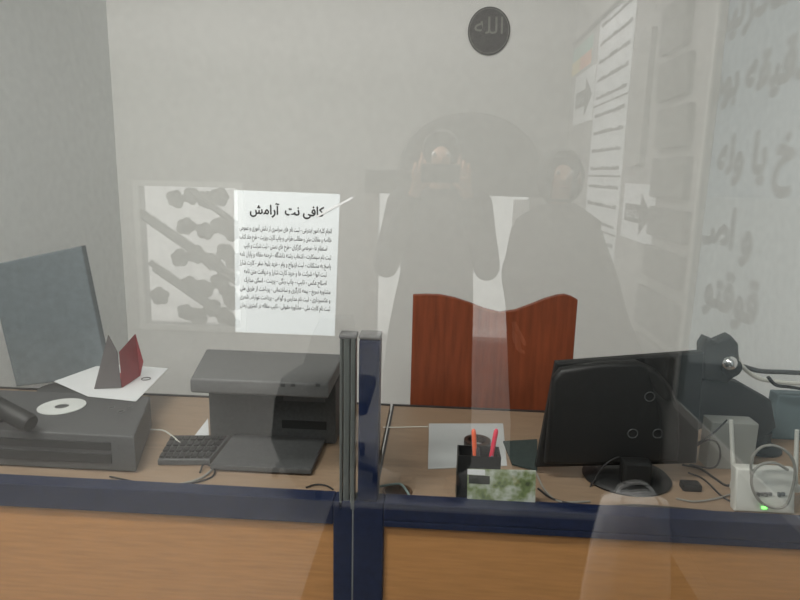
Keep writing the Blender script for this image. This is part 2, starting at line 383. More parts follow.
# posts
pz = Z(350, 337)
ax0, ax1 = X(339.5, 420), X(355, 420); cx0, cx1 = X(358, 420), X(379, 420)
ch = b = MB()
b.box(ax0, ax0 + .006, YR, YR + .03, zl1 - .02, pz - .004, .001).box(ax0 + .008, ax1 - .012, YR + .003, YR + .03, zl1 - .02, pz - .004, .003).box(ax1 - .010, ax1, YR, YR + .03, zl1 - .02, pz - .004, .002)
al = b.build('channel_post', M_ALU, gp)
MB().box(ax0 - .002, ax1 + .002, YR - .002, YR + .034, pz - .005, pz + .006, .004).build('post_cap', M_CAP, al)
po = MB().box(cx0, cx1, YR, YR + .045, zr1 - .0, pz - .004, .007).build('steel_post', M_NAVY, gp)
MB().box(cx0 - .001, cx1 + .001, YR - .001, YR + .046, pz - .005, pz + .006, .005).build('post_cap', M_CAP, po)
MB().tube([(X(352.5, 560), YR + .002, .03), (X(352.5, 560), YR + .002, zl1 + .02)], .0022, 6).build('highlight_bead', M_ALU, gp)  # bright bead stands in for the highlight line along the stile

# poster stuck behind the left pane
YP = D + .0045
A, B, C, Dd = at_y(234, 190, YP), at_y(340, 194, YP), at_y(334.5, 336, YP), at_y(235.5, 332, YP)
pc = (A + B + C + Dd) / 4
po = thing('poster', (pc.x, YP, min(C.z, Dd.z)), 'white printed poster with a bold Persian heading taped to the left pane', 'poster')
MB().prism([A, B, C, Dd], (0, .0006, 0)).build('sheet', M_PAPERB, po)
ax = (B - A).normalized(); ay = (A - Dd).normalized(); W = (B - A).length
LM = lambda u, v: A + ax * (u * W) - ay * (v * (A - Dd).length)
off = Vector((0, -.0003, 0))
link('heading', join_mesh(thick('کافی نت  آرامش', .027, 'CENTER', W * .70, frame_mx(LM(.50, .155) + off, ax, ay), .0007)), M_INK, po)
body = ['انجام کلیه امور اینترنتی - ثبت نام های سراسری از دانش آموزی و عمومی', 'خلاصه و مقالات متن و مطالب طراحی و چاپ کارت ویزیت - طرح جلد کتاب',
        'استعلام ها - مرخصی کارگران - طرح های دستی - ثبت شرکت و تایپ', 'ثبت نام سیمکارت - انتخاب رشته دانشگاه - ترجمه مقاله و پایان نامه',
        'پاسخ به مشکلات - ثبت ازدواج و وام - خرید بلیط سفر - کارت شارژ', 'ثبت انواع شرکت ها و خرید کارت شارژ و دریافت متن نامه',
        'اصلاح عکس - تایپ - چاپ رنگی - پرینت - اسکن مدارک', 'مشاوره سریع - بیمه کارگری و ساختمانی - پرداخت از طریق ملی',
        'و عکسبرداری - ثبت نام مدارس و گواهی - پرداخت عوارض شهری', 'ثبت نام کارت ملی - مشاوره حقوقی - تایپ مقاله در کمترین زمان']
parts = []
for i, t in enumerate(body):
    w = W * (.88 if i not in (2, 5, 6) else .80)
    me = text_mesh(t, .0138, 'CENTER', width=w, bold=.00008, res=1)
    parts.append((me, frame_mx(LM(.49, .268 + i * .0605) + off, ax, ay)))
link('printed_text', join_mesh(parts), M_INK, po)
p, q = LM(1.12, .02), LM(.78, .16); dd = (q - p).normalized(); nn = Vector((-dd.z, 0, dd.x)) * .002
MB().prism([p + nn, q + nn, q - nn, p - nn], (0, -.0006, 0)).build('tape_strip', mat('pale_tape', (.75, .75, .75), .3, noise=.05), po)

# ------------------------------------------------------------------ desks
ZD = at_y(600, 508, YR + .06).z
YDB = at_z(470, 408.5, ZD).y
YDF = YR + .05
def desk(x0, x1, label):
    t = thing('desk', ((x0 + x1) / 2, (YDF + YDB) / 2, 0), label, 'desk')
    MB().box(x0, x1, YDF, YDB - .006, ZD - .025, ZD, .002).build('desk_top', M_DESK, t)
    MB().box(x0, x1, YDB - .006, YDB + .004, ZD - .028, ZD + .003).build('edge_band', M_EDGE, t)
    MB().box(x0 + .02, x0 + .04, YDF + .03, YDB - .04, 0, ZD - .025).build('side_panel', M_DESK, t)
    MB().box(x1 - .04, x1 - .02, YDF + .03, YDB - .04, 0, ZD - .025).build('side_panel', M_DESK, t)
    return t
xd = at_z(381, 455, ZD).x
d1o = desk(XL + .02, xd - .004, 'wood laminate desk under the printers at the left')
d2o = desk(xd + .004, XR_O - .02, 'wood laminate desk under the black monitor and white router')
MB().box(xd + .004, xd + .01, YDF, YDB, ZD - .02, ZD + .002).build('edge_band', M_EDGE, d2o)
# cable hole in the desk
g = at_z(397, 494, ZD) + Vector((0, .012, 0))
b = MB(); b.tube([(g.x + .033 * math.cos(a * PI / 16), g.y + .030 * math.sin(a * PI / 16), ZD + .001) for a in range(32)], .0035, 6, True)
b.build('grommet_ring', mat('brown_plastic', (.13, .07, .035), .5, noise=.1), d2o)
MB().lathe([(.031, .0005), (.031, .0012)], (g.x, g.y, ZD), 24).build('grommet_hole', mat('hole_brown', (.05, .03, .018), .9, noise=.2), d2o)

# wavy topped board behind the desk
YBD = YDB + .10
prof = [(413, 295), (425, 294.5), (440, 295), (455, 298), (470, 303), (485, 309), (500, 312.5), (515, 310.5), (530, 305), (545, 299), (557, 295.5), (565, 294.5), (572, 296.5), (578, 300)]
pts = [at_y(a, c, YBD) for a, c in prof]
wb = thing('wooden_board', ((pts[0].x + pts[-1].x) / 2, YBD, 0), 'reddish brown wooden board with a wavy top edge standing behind the desk', 'board')
xl, xr = pts[0].x, pts[-1].x
MB().prism(pts + [Vector((xr, YBD, .12)), Vector((xl, YBD, .12))], (0, .022, 0), .003).build('panel', M_RED, wb)
for x in (xl + .05, xr - .05): MB().box(x - .025, x + .025, YBD - .02, YBD + .3, 0, .12, .004).build('foot', M_RED, wb)
# round calligraphy plaque on the back wall
c = at_y(489, 31, YB - .006); r = 19.2 / F * (c - CAM).length
pl = thing('wall_plaque', (c.x, YB, c.z - r), 'round dark grey plaque with pale calligraphy high on the back wall', 'plaque')
b = MB(); b.prism([(c.x + r * math.cos(a * PI / 24), YB - .008, c.z + 1.08 * r * math.sin(a * PI / 24)) for a in range(48)], (0, .008, 0))
b.build('disc', mat('plaque_dark', (.085, .085, .08), .5, noise=.25, scale=60), pl)
M_PI = mat('plaque_relief', (.22, .22, .20), .4, noise=.2, scale=60)
parts = [(text_mesh('الله', r * 1.05, 'CENTER', width=r * 1.35, bold=.0004, res=3), frame_mx((c.x, YB - .0085, c.z - r * .12), (1, 0, 0), (0, 0, 1)))]
link('calligraphy', join_mesh(parts), M_PI, pl)
b = MB(); b.tube([(c.x + r * .93 * math.cos(a * PI / 24), YB - .008, c.z + 1.0 * r * math.sin(a * PI / 24)) for a in range(48)], .0015, 6, True); b.build('rim', M_PI, pl)

# ------------------------------------------------------------------ things on the right desk
def on(px, py): return at_z(px, py, ZD)
# sheet of paper
q = [on(429, 424), on(503, 424), on(507, 466), on(428, 469.5)]
o = MB().prism([v + Vector((0, 0, .0006)) for v in q], (0, 0, .0012)).build('paper_sheet', M_PAPERD); tag(rebase(o), 'blank white sheet lying on the right desk under the tape roll', 'paper')
c = on(477, 447)
o = MB(); n = 28
tp = o.b
ring = lambda r, z: [tp.verts.new((c.x + r * math.cos(a * 2 * PI / n), c.y + r * math.sin(a * 2 * PI / n), ZD + .002 + z)) for a in range(n)]
L = [ring(.037, 0), ring(.037, .02), ring(.026, .02), ring(.026, 0)]
for i in range(4):
    for k2 in range(n): tp.faces.new((L[i][k2], L[i][(k2 + 1) % n], L[(i + 1) % 4][(k2 + 1) % n], L[(i + 1) % 4][k2]))
o = o.build('tape_roll', mat('brown_tape', (.035, .022, .016), .35, noise=.2)); tag(rebase(o), 'dark brown tape roll lying on the white sheet behind the pens', 'tape roll')
# pen holder with pens
a0, a1 = on(456, 503), on(498, 503); yh = a0.y
top = at_y(477, 456.5, yh).z
ph = thing('pen_holder', ((a0.x + a1.x) / 2, yh + .03, ZD), 'black open pen holder behind the leafy card', 'pen holder')
b = MB(); x0, x1 = a0.x, a1.x
b.box(x0, x1, yh, yh + .003, ZD + .001, top).box(x0, x1, yh + .055, yh + .058, ZD + .001, top).box(x0, x0 + .003, yh + .003, yh + .055, ZD + .001, top).box(x1 - .003, x1, yh + .003, yh + .055, ZD + .001, top).box(x0 + .003, x1 - .003, yh + .003, yh + .055, ZD + .001, ZD + .004)
b.build('cup', M_BLK, ph)
MB().box((x0 + x1) / 2 - .001, (x0 + x1) / 2 + .001, yh + .003, yh + .055, ZD + .004, top - .002).build('divider', M_BLK, ph)
def pen(pt, pb, yt, yb, r, col, label, cap=None):
    t1, t0 = at_y(*pt, yt), at_y(*pb, yb); dr = (t1 - t0)
    t0 = t0 - dr * ((t0.z - ZD - .008) / dr.z)
    t = thing('pen', t0, label, 'pen', 'pens in the black holder')
    m = mat('pen_' + label.split()[0], col, .35, noise=.05)
    MB().tube([t0, t0 + dr.normalized() * .01, t1 - dr.normalized() * .012], [r * .5, r, r], 10).build('barrel', m, t, True)
    MB().tube([t1 - dr.normalized() * .012, t1 - dr.normalized() * .004, t1], [r * 1.05, r * .9, r * .45], 10).build('end_cap', mat('cap_' + label.split()[0], cap or col, .35, noise=.05), t, True)
pen((473.5, 429), (475, 455), yh + .03, yh + .025, .0055, (.85, .12, .03), 'orange upright pen in the black holder')
pen((496.5, 429), (491.5, 455), yh + .033, yh + .029, .0055, (.75, .03, .08), 'crimson pen leaning right in the black holder')
pen((492, 456), (491, 470), yh + .015, yh + .016, .0045, (.10, .17, .26), 'blue-grey short pen in the black holder')
pen((478, 447), (478, 462), yh + .012, yh + .012, .0045, (.03, .03, .035), 'black short pen in the black holder')
# leafy card leaning on the holder
yc = yh - .012
def leaf_mat():
    m = bpy.data.materials.new('leafy_print'); m.use_nodes = True; nt = m.node_tree; bs = nt.nodes['Principled BSDF']; bs.inputs['Roughness'].default_value = .5
    tc = nt.nodes.new('ShaderNodeTexCoord'); v = nt.nodes.new('ShaderNodeTexVoronoi'); v.inputs['Scale'].default_value = 95
    n = nt.nodes.new('ShaderNodeTexNoise'); n.inputs['Scale'].default_value = 26; n.inputs['Detail'].default_value = 8
    r = nt.nodes.new('ShaderNodeValToRGB'); e = r.color_ramp.elements
    e[0].position = .36; e[0].color = (.06, .08, .04, 1); e[1].position = .68; e[1].color = (.46, .49, .44, 1)
    x = e.new(.48); x.color = (.17, .22, .09, 1); x = e.new(.56); x.color = (.30, .34, .25, 1)
    mx = nt.nodes.new('ShaderNodeMath'); mx.operation = 'MULTIPLY_ADD'; mx.inputs[1].default_value = .12
    nt.links.new(tc.outputs['Object'], v.inputs['Vector']); nt.links.new(tc.outputs['Object'], n.inputs['Vector'])
    nt.links.new(v.outputs['Distance'], mx.inputs[0]); nt.links.new(n.outputs['Fac'], mx.inputs[2]); nt.links.new(mx.outputs[0], r.inputs['Fac'])
    nt.links.new(r.outputs['Color'], bs.inputs['Base Color']); return m
q0, q1 = at_y(467, 510, yc), at_y(535, 508, yc); q0.z = q1.z = ZD + .001
t0, t1 = at_y(467.5, 469, yc + .01), at_y(536, 471, yc + .01)
lc = thing('leafy_card', ((q0.x + q1.x) / 2, yc, ZD), 'small card printed with green leaves leaning against the pen holder', 'card')
MB().prism([q0, q1, t1, t0], (0, .004, .0)).build('card', leaf_mat(), lc)
u = (q1 - q0); v = (t0 - q0)
LQ = lambda a, c: q0 + u * a + v * c + Vector((0, -.0003, 0))
MB().prism([LQ(.02, .62), LQ(.33, .62), LQ(.33, .84), LQ(.02, .84)], (0, -.0008, 0)).build('dark_label', mat('label_dark', (.03, .033, .028), .6, noise=.2), lc)
MB().prism([LQ(0, .86), LQ(.26, .86), LQ(.26, 1), LQ(0, 1)], (0, -.0008, 0)).build('white_corner', M_PAPER, lc)
# green mouse pad
q = [on(503, 443), on(537, 441), on(537, 472), on(512, 466)]
o = MB().prism([p + Vector((0, 0, .0022)) for p in q], (0, 0, .004)).build('mouse_pad', mat('dark_green_rubber', (.028, .045, .042), .8, noise=.2, scale=80)); tag(rebase(o), 'dark green pad lying beside the monitor on the right desk', 'mouse pad')

# monitor seen from behind
YM = 1.50
mo_c = on(626, 478)
mon = thing('monitor', (mo_c.x, mo_c.y, ZD), 'black monitor seen from behind, wide panel on an oval foot', 'monitor')
pq = [at_y(556, 363, YM), at_y(705, 352, YM), at_y(697, 464, YM), at_y(536, 468, YM)]
MB().prism(pq, (0, .028, 0), .006).build('screen_panel', M_BLK, mon)
Hs = [(553, 380), (561, 370), (600, 364), (638, 362), (658, 371), (672, 387), (680, 408), (681, 440), (679, 462), (600, 466), (545, 465)]
hp = [at_y(a, c, YM - .035) for a, c in Hs]
MB().prism(hp, (0, .034, 0), .012).build('rear_housing', M_BLK, mon, True)
MB().box(mo_c.x - .035, mo_c.x + .035, YM - .07, YM - .034, ZD + .02, pq[3].z + .06, .008).build('neck', M_BLK, mon)
MB().lathe([(.98, 0.001), (1, .006), (.93, .014), (.5, .022), (.2, .024)], (mo_c.x, mo_c.y + .0, ZD), 40, .109, .10).build('foot', M_BLK, mon, True)
for (a, c) in ((650, 397), (633, 434), (658, 434)):
    p = at_y(a, c, YM - .037)
    MB().tube([(p.x + .0115 * math.cos(k2 * PI / 12), p.y + .002, p.z + .0115 * math.sin(k2 * PI / 12)) for k2 in range(24)], .0012, 6, True).build('screw_ring', M_DGREY, mon)

M_STAND = mat('charcoal_plastic', (.022, .024, .024), .55, noise=.2, scale=120)
# angled stand with the silver knob
YS = 1.70
def PY(lst, y): return [at_y(a, c, y) for a, c in lst]
bs = on(756, 470)
st = thing('angled_stand', (bs.x, bs.y, ZD), 'black angled stand with a silver ball knob, right of the monitor', 'stand')
MB().prism(PY([(688, 386), (712, 376), (742, 384), (772, 401), (777, 428), (760, 442), (748, 440), (729, 419), (714, 425), (696, 432)], YS), (0, .05, 0), .008).build('arm', M_STAND, st, True)
MB().prism(PY([(703, 346), (708, 338), (718, 342), (732, 336), (739, 344), (741, 374), (726, 384), (703, 379)], YS - .02), (0, .05, 0), .008).build('head', M_STAND, st, True)
lg = at_y(762, 432, YS + .02)
MB().tube([(lg.x, YS + .03, ZD + .012), (lg.x, YS + .03, lg.z)], .03, 16).build('leg', M_STAND, st, True)
MB().lathe([(.06, .001), (.06, .008), (.045, .014)], (lg.x, YS + .03, ZD), 28).build('base', M_STAND, st, True)
p = at_y(729, 363, YS - .035); MB().ball(p, .021).build('knob', M_CHROME, st, True)
p2 = at_y(731, 367, YS - .0235); MB().tube([p2 + Vector((0, -.008, 0)), p2 + Vector((0, .012, 0))], .026, 18).build('knob_collar', M_STAND, st)

# pale carton behind the router
zt = at_y(735, 424, 1.58).z
qa, qb = at_y(694, 482, 1.60), at_y(748, 482, 1.60)
o = MB().box(qa.x + .02, qb.x, 1.585, 1.64, ZD + .001, zt, .003).build('carton', M_CARD); tag(rebase(o), 'pale grey carton standing behind the router and cables', 'box')
# blue-grey panel at the right edge
pa = at_y(771, 390, 1.84)
o = MB().box(pa.x, XR_O - .03, 1.80, 1.85, ZD + .002, pa.z, .006).build('storage_box', mat('blue_grey_board', (.13, .18, .195), .6, noise=.08), None); tag(rebase(o), 'blue-grey box standing on the desk at the right edge', 'box')

# router
yr = on(765, 514).y
ra, rb = at_y(735, 512, yr), at_y(795, 516, yr); rt = at_y(765, 470, yr + .02).z
ro = thing('router', ((ra.x + rb.x) / 2, yr + .02, ZD), 'white wireless router with two antennas and a green light', 'router')
MB().prism([Vector((ra.x, yr, ZD + .002)), Vector((rb.x, yr, ZD + .002)), Vector((rb.x, yr + .022, rt)), Vector((ra.x, yr + .022, rt))], (0, .03, 0), .006).build('body', M_WPL, ro, True)
for (a, c, z, px2, py2) in ((734, 484, 0, 731, 420), (795, 486, 0, 797, 430)):
    p = at_y(a, c, yr + .055); q = at_y(px2, py2, yr + .06)
    MB().tube([p, p + (q - p) * .15, q], [.0065, .0055, .0045], 10).build('antenna', M_WPL, ro, True)
    MB().box(p.x - .008, p.x + .008, yr + .045, yr + .06, p.z - .012, p.z + .006, .002).build('antenna_hinge', M_WPL, ro)
p = at_y(764.5, 508, yr); 
MB().box(p.x - .0055, p.x + .0055, yr + .0 - .0012, yr + .004, p.z - .0022, p.z + .0022).build('status_light', mat('green_led', (.1, .8, .1), .4, noise=.02, emit=((.2, 1, .15), 3.0)), ro, label='lit green light')
b = MB()
for i in range(6):
    p = at_y(758 + i * 4 + (5 if i > 3 else 0), 494, yr + .009); b.box(p.x - .0032, p.x + .0032, p.y - .0035, p.y + .002, p.z - .005 + .002 * (i % 2), p.z + .004)
b.build('printed_mark', M_GREY, ro)
def cable(name, pts, r, m, label, cat='cable', group=None):
    o = MB().tube(smooth_path(pts), r, 8).build(name, m, None, True); tag(rebase(o), label, cat, group); return o
dz = lambda px, py, h=.004: on(px, py) + Vector((0, 0, h))
M_CG = mat('grey_cable', (.24, .235, .21), .5, noise=.05); M_CB = mat('black_cable', (.015, .015, .016), .5, noise=.05); M_CT = mat('teal_grey_cable', (.20, .27, .26), .5, noise=.05); M_CW = mat('white_cable', (.6, .6, .55), .5, noise=.05)
cable('network_cable', PY([(751, 474), (752, 458), (762, 447), (776, 446), (790, 455), (795, 470), (792, 490), (786, 505), (775, 508), (762, 503), (753, 490), (752, 475), (760, 465), (775, 463), (788, 470)], yr - .012), .0032, M_CG, 'grey cable looped twice in front of the router')
cable('cable', [dz(380, 488), dz(392, 489, .012), dz(402, 492, .018), dz(412, 500), dz(425, 505), dz(445, 506), dz(455, 504)], .0028, M_CT, 'teal-grey cable running out of the desk hole to the pen holder')
cable('cable', [at_y(588, 492, 1.45), at_y(594, 480, 1.455), at_y(606, 464, 1.46), at_y(624, 455, 1.47), at_y(645, 453, 1.49), at_y(670, 457, 1.50), at_y(692, 446, 1.53), at_y(712, 434, 1.545), at_y(727, 420, 1.56)], .0022, M_CB, 'thin black cable arching over the monitor foot')
cable('cable', [dz(690, 466), at_y(712, 468, 1.535), at_y(720, 458, 1.54), at_y(718, 444, 1.54), at_y(708, 440, 1.54), at_y(694, 448, 1.54), at_y(684, 460, 1.52)], .0024, M_CB, 'black cable loop between monitor and carton')
cable('cable', [dz(682, 466), dz(700, 470), dz(715, 480), dz(728, 487), dz(741, 488, .03)], .003, M_CB, 'thick black cable trailing on the desk to the router')
cable('cable', [dz(538, 490), dz(552, 500), dz(575, 506), dz(600, 508), dz(640, 507), dz(700, 512), dz(735, 516)], .0026, M_CB, 'long black cable lying along the front of the right desk')
cable('cable', [dz(536, 474), dz(545, 492), dz(560, 503), dz(590, 503)], .0024, M_CG, 'grey cable curving from the mouse pad round the foot')
cable('cable', [dz(383, 428.5), dz(400, 428.5), dz(415, 428), dz(428, 428)], .0016, M_CW, 'straight white cable lying left of the white sheet')
cable('cable', [dz(688, 474), dz(704, 481), dz(722, 498), dz(738, 506)], .0022, M_CB, 'thin black cable slanting from the plug to the router foot')
cable('cable', [dz(676, 500), dz(694, 503), dz(716, 500), dz(733, 495)], .0022, M_CG, 'grey cable lying level between the plug and the router')
o = MB().box(0, .045, 0, .03, 0, .018, .004, Matrix.Translation(on(683, 492) + Vector((0, 0, .001)))).build('cable_plug', M_BLK, None); tag(rebase(o), 'small black plug lying on the desk right of the monitor foot', 'plug')
YC = 1.85
cable('cable', PY([(735, 352), (742, 366), (758, 378), (780, 382), (806, 384), (880, 388)], YC - .07), .006, M_CW, 'thick pale cable draped right of the silver knob')
cable('cable', PY([(742, 366), (760, 371), (782, 372), (808, 373), (870, 374)], YC - .04), .007, M_DGREY, 'thick dark cable stretched level behind the pale cable')
cable('cable', PY([(768, 377), (776, 385), (790, 387), (808, 390)], YC - .09), .005, M_CB, 'black cable lying on top of the blue-grey box')

# ------------------------------------------------------------------ things on the left desk
# dark grey box-shaped machine with a disc and a sheet on top
zt = ZD + .10
ma = at_z(-12, 478, ZD + .02)
yb0, yb1 = 1.40, at_z(150, 396, zt).y
xr_ = at_z(150, 396, zt).x - .02; xrf = at_z(112, 455, zt).x
mc = thing('desktop_computer', ((XL + .15 + xr_) / 2, 1.6, ZD), 'dark grey flat computer case lying under the disc and the sheet', 'computer')
xl_ = XL + .12
pf = [Vector((xl_, yb0, ZD + .004)), Vector((xrf, yb0, ZD + .004)), Vector((xr_ + .02, yb1, ZD + .004)), Vector((xl_, yb1, ZD + .004))]
MB().prism(pf, (0, 0, .096), .006).build('case', M_DGREY, mc, True)
MB().box(xl_ + .05, xrf - .06, yb0 - .004, yb0 + .002, ZD + .025, ZD + .05, .001).build('drive_slot', M_BLK, mc)
MB().box(xl_ + .05, xrf - .06, yb0 - .004, yb0 + .002, ZD + .06, ZD + .08, .001).build('drive_slot', M_BLK, mc)
p = at_z(110, 412, zt + .003)
for i in range(3):
    p = at_z(112 + i * 9, 408 + (i % 2) * 4, zt); MB().tube([(p.x + .008 * math.cos(k2 * PI / 8), p.y + .008 * math.sin(k2 * PI / 8), zt + .002) for k2 in range(16)], .0013, 6, True).build('button_ring', M_GREY, mc)
c = at_z(62, 407, zt); n = 40
b = MB(); bb = b.b
ring = lambda r, z: [bb.verts.new((c.x + r * math.cos(a * 2 * PI / n), c.y + r * math.sin(a * 2 * PI / n), zt + z)) for a in range(n)]
L = [ring(.060, .001), ring(.060, .003), ring(.018, .003), ring(.018, .001)]
for i in range(4):
    for k2 in range(n): bb.faces.new((L[i][k2], L[i][(k2 + 1) % n], L[(i + 1) % 4][(k2 + 1) % n], L[(i + 1) % 4][k2]))
o = b.build('compact_disc', mat('pale_disc', (.62, .64, .62), .3, noise=.05)); tag(rebase(o), 'pale compact disc lying on the dark grey case', 'disc')
q = [at_z(54, 382, zt + .001), at_z(104, 364, zt + .001), at_z(168, 369, zt + .001), at_z(136, 402, zt + .001), at_z(88, 397, zt + .001)]
o = MB().prism([p + Vector((0, 0, .0012)) for p in q], (0, 0, .0012)).build('paper_sheet', M_PAPER); tag(rebase(o), 'white sheet on the dark case under the red and grey cards', 'paper')
# tent card, grey face and red face
zs = zt + .0045
p0, p1, p2, p3 = at_z(94, 389, zs), at_z(121, 388, zs), at_z(140, 376, zs), at_z(112, 372, zs)
ap = at_y(108, 335, (p0.y + p1.y) / 2 + .01); ap2 = at_y(135, 334, p2.y + .0)
tc = thing('folded_card', ((p0.x + p2.x) / 2, p1.y, zs), 'folded red and grey pointed card standing on the white sheet', 'card')
MB().prism([p0, p1, at_y(117, 352, p1.y), ap], (0, .003, 0)).build('grey_face', mat('card_grey', (.12, .11, .11), .7, noise=.1), tc)
MB().prism([p1 + Vector((.003, 0, 0)), p2, at_y(143, 362, p2.y), ap2, at_y(119, 352, p1.y)], (0, .003, 0)).build('red_face', mat('card_red', (.33, .045, .055), .7, noise=.12), tc)
MB().prism([p0 + Vector((.004, .006, 0)), p1 + Vector((0, .006, 0)), p2 + Vector((-.004, .004, 0)), p3], (0, 0, .001)).build('card_base', MATS['card_red'], tc)
# ring on the sheet
c = at_z(146, 379, zs)
o = MB().tube([(c.x + .013 * math.cos(a * PI / 12), c.y + .013 * math.sin(a * PI / 12), zs + .001) for a in range(24)], .0016, 6, True).build('key_ring', M_GREY); tag(rebase(o), 'thin grey ring lying on the white sheet beside the red card', 'ring')
# grey-blue screen at the far left
YL = 1.93
q = [at_y(-14, 266, YL), at_y(81, 246, YL), at_y(108, 376, YL - .02), at_y(16, 387, YL - .02)]
sc = thing('monitor', (at_y(50, 380, YL).x, YL, ZD), 'grey-blue tilted monitor behind the dark case at the left', 'monitor')
MB().prism(q, (0, .03, 0), .005).build('screen_panel', M_SCREEN, sc)
cx = (q[2].x + q[3].x) / 2
MB().tube([(cx, YL + .03, ZD + .012), (cx - .01, YL + .03, q[3].z + .08)], .022, 12).build('neck', M_DGREY, sc)
MB().lathe([(.98, .001), (1, .008), (.5, .016)], (cx, YL + .015, ZD), 32, .1, .08).build('foot', M_DGREY, sc, True)
# black rod standing in for a dark shape in the reflection
h0, h1 = at_y(-24, 395, 1.42), at_y(31, 424, 1.38)
dv = (h1 - h0).normalized(); nv = Vector((-dv.z, 0, dv.x))
hs = thing('reflection_rod', (at_y(-20, 430, 1.42).x, 1.45, ZD + .10), 'short thick black rod standing in for a dark reflection at the far left edge', 'prop')
MB().tube([h0, h0 + (h1 - h0) * .05, h1 - dv * .006, h1], [.018, .0235, .0235, .020], 18).build('rod', M_BLK, hs, True)
MB().tube([h0 + Vector((.005, .012, -.002)), (h0.x, 1.46, ZD + .11)], .009, 10).build('stem', M_BLK, hs, True)
MB().lathe([(.045, .0012), (.045, .008), (.02, .013)], (h0.x, 1.46, ZD + .10), 24).build('base', M_BLK, hs, True)

# large dark printer behind the left pane
YPn = 1.50
pzt = at_y(270, 381, YPn).z; ypr = at_z(270, 351, pzt).y
rl, rr, fl = at_z(204, 350, pzt), at_z(345, 352, pzt), at_z(186, 381, pzt)
xb = rr.x; yf = YPn + .12; xa = at_y(209, 415, yf).x
pr = thing('printer', ((xa + xb) / 2, YPn + .11, ZD), 'large dark grey printer standing left of the posts', 'printer')
MB().box(xa, xb, yf, ypr - .01, ZD + .002, pzt - .044, .006).build('body', M_DGREY, pr, True)
MB().prism([Vector((fl.x, YPn, pzt - .042)), Vector((xb, YPn, pzt - .042)), Vector((xb, ypr, pzt - .042)), Vector((rl.x, ypr, pzt - .042))], (0, 0, .042), .008).build('lid', M_GREY, pr, True)
p = at_y(305, 398, yf - .002); MB().box(p.x - .06, p.x + .055, yf - .004, yf + .002, p.z - .010, p.z + .006, .001).build('control_strip', M_GREY, pr)
p = at_y(305, 425, yf - .002); MB().box(p.x - .065, p.x + .06, yf - .003, yf + .002, p.z - .012, p.z + .012, .001).build('paper_slot', M_BLK, pr)
MB().box(xa + .07, xb - .03, yf - .19, yf, ZD + .006, ZD + .020, .003).build('paper_tray', M_DGREY, pr)
for (a, c) in ((283, 385), (293, 385), (318, 385)):
    p = at_y(a, c, YPn); MB().box(p.x - .006, p.x + .006, YPn - .0025, YPn + .001, p.z - .004, p.z + .004, .001).build('button', M_DGREY, pr)
# keyboard edge in front of the printer
q = [on(172, 441), on(231, 441), on(210, 466), on(158, 466)]
kb = thing('keyboard', ((q[0].x + q[2].x) / 2, q[2].y, ZD), 'dark keyboard lying on the left desk in front of the printer', 'keyboard')
MB().prism([v + Vector((0, 0, .002)) for v in q], (0, 0, .016), .003).build('case', M_DGREY, kb)
for i in range(4):
    for j in range(8):
        u0 = (j + .15) / 8.2; v0 = (i + .2) / 4.3
        e = lambda u, v: (q[3] * (1 - u) + q[2] * u) * (1 - v) + (q[0] * (1 - u) + q[1] * u) * v + Vector((0, 0, .019))
        MB().prism([e(u0, v0), e(u0 + .09, v0), e(u0 + .09, v0 + .16), e(u0, v0 + .16)], (0, 0, .004)).build('key', M_BLK, kb)
q = [on(194, 437), on(208, 419), on(209, 437)]
o = MB().prism([p + Vector((0, 0, .001)) for p in q], (0, 0, .001)).build('paper_scrap', M_PAPER); tag(rebase(o), 'white three-cornered paper scrap on the left desk by the printer', 'paper')
cable('cable', [dz(126, 432, .02), dz(146, 433, .012), dz(163, 437, .02), dz(172, 443, .022), dz(180, 450, .022)], .0022, M_CW, 'short white cable hanging over the keyboard edge')
cable('cable', [dz(110, 478), dz(140, 484), dz(170, 486), dz(195, 484), dz(212, 478), dz(214, 471, .008), dz(204, 468, .01), dz(200, 474)], .0022, M_CB, 'thin dark cable with a loop on the left desk front')
cable('cable', [dz(10, 484), dz(60, 486), dz(110, 490), dz(160, 488), dz(200, 480), dz(222, 460)], .003, M_CG, 'grey cable lying along the front of the left desk')
cable('cable', [dz(306, 489), dz(316, 486), dz(326, 487), dz(333, 491)], .002, M_CB, 'short dark cable on the desk beside the aluminium post')

# ------------------------------------------------------------------ people and things in the lobby, seen in the pane
def skin(V, E, root, sub=2):
    names = list(V); me = bpy.data.meshes.new('s'); me.from_pydata([V[n][0] for n in names], [(names.index(a), names.index(c)) for a, c in E], [])
    o = bpy.data.objects.new('s', me); COL.objects.link(o)
    sk = o.modifiers.new('k', 'SKIN'); sk.use_smooth_shade = True; sk.branch_smoothing = .8
    for i, n in enumerate(names):
        r = V[n][1]; r = r if isinstance(r, tuple) else (r, r)
        me.skin_vertices[0].data[i].radius = r; me.skin_vertices[0].data[i].use_root = (n == root)
    ss = o.modifiers.new('u', 'SUBSURF'); ss.levels = sub; ss.render_levels = sub
    bpy.context.view_layer.update()
    r = bpy.data.meshes.new_from_object(o.evaluated_get(bpy.context.evaluated_depsgraph_get()))
    bpy.data.objects.remove(o); bpy.data.meshes.remove(me)
    return r
def chain(*n): return list(zip(n, n[1:]))
M_SKIN = mat('skin', (.42, .24, .16), .55, noise=.06, scale=30)
M_HAIR = mat('dark_hair', (.012, .010, .009), .6, noise=.3, scale=90, stretch=(1, 1, .2))
M_COAT = mat('dark_coat', (.018, .018, .02), .9, noise=.25, scale=60, bump=.1)
M_COAT2 = mat('brown_black_coat', (.028, .022, .02), .9, noise=.25, scale=60, bump=.1)
M_TROU = mat('black_trousers', (.012, .012, .015), .9, noise=.2, scale=60)
M_SHOE = mat('black_shoe', (.01, .01, .01), .4, noise=.1)
M_EYE = mat('eye_white', (.7, .7, .68), .2, noise=.02); M_IRIS = mat('dark_iris', (.02, .012, .008), .2, noise=.1)
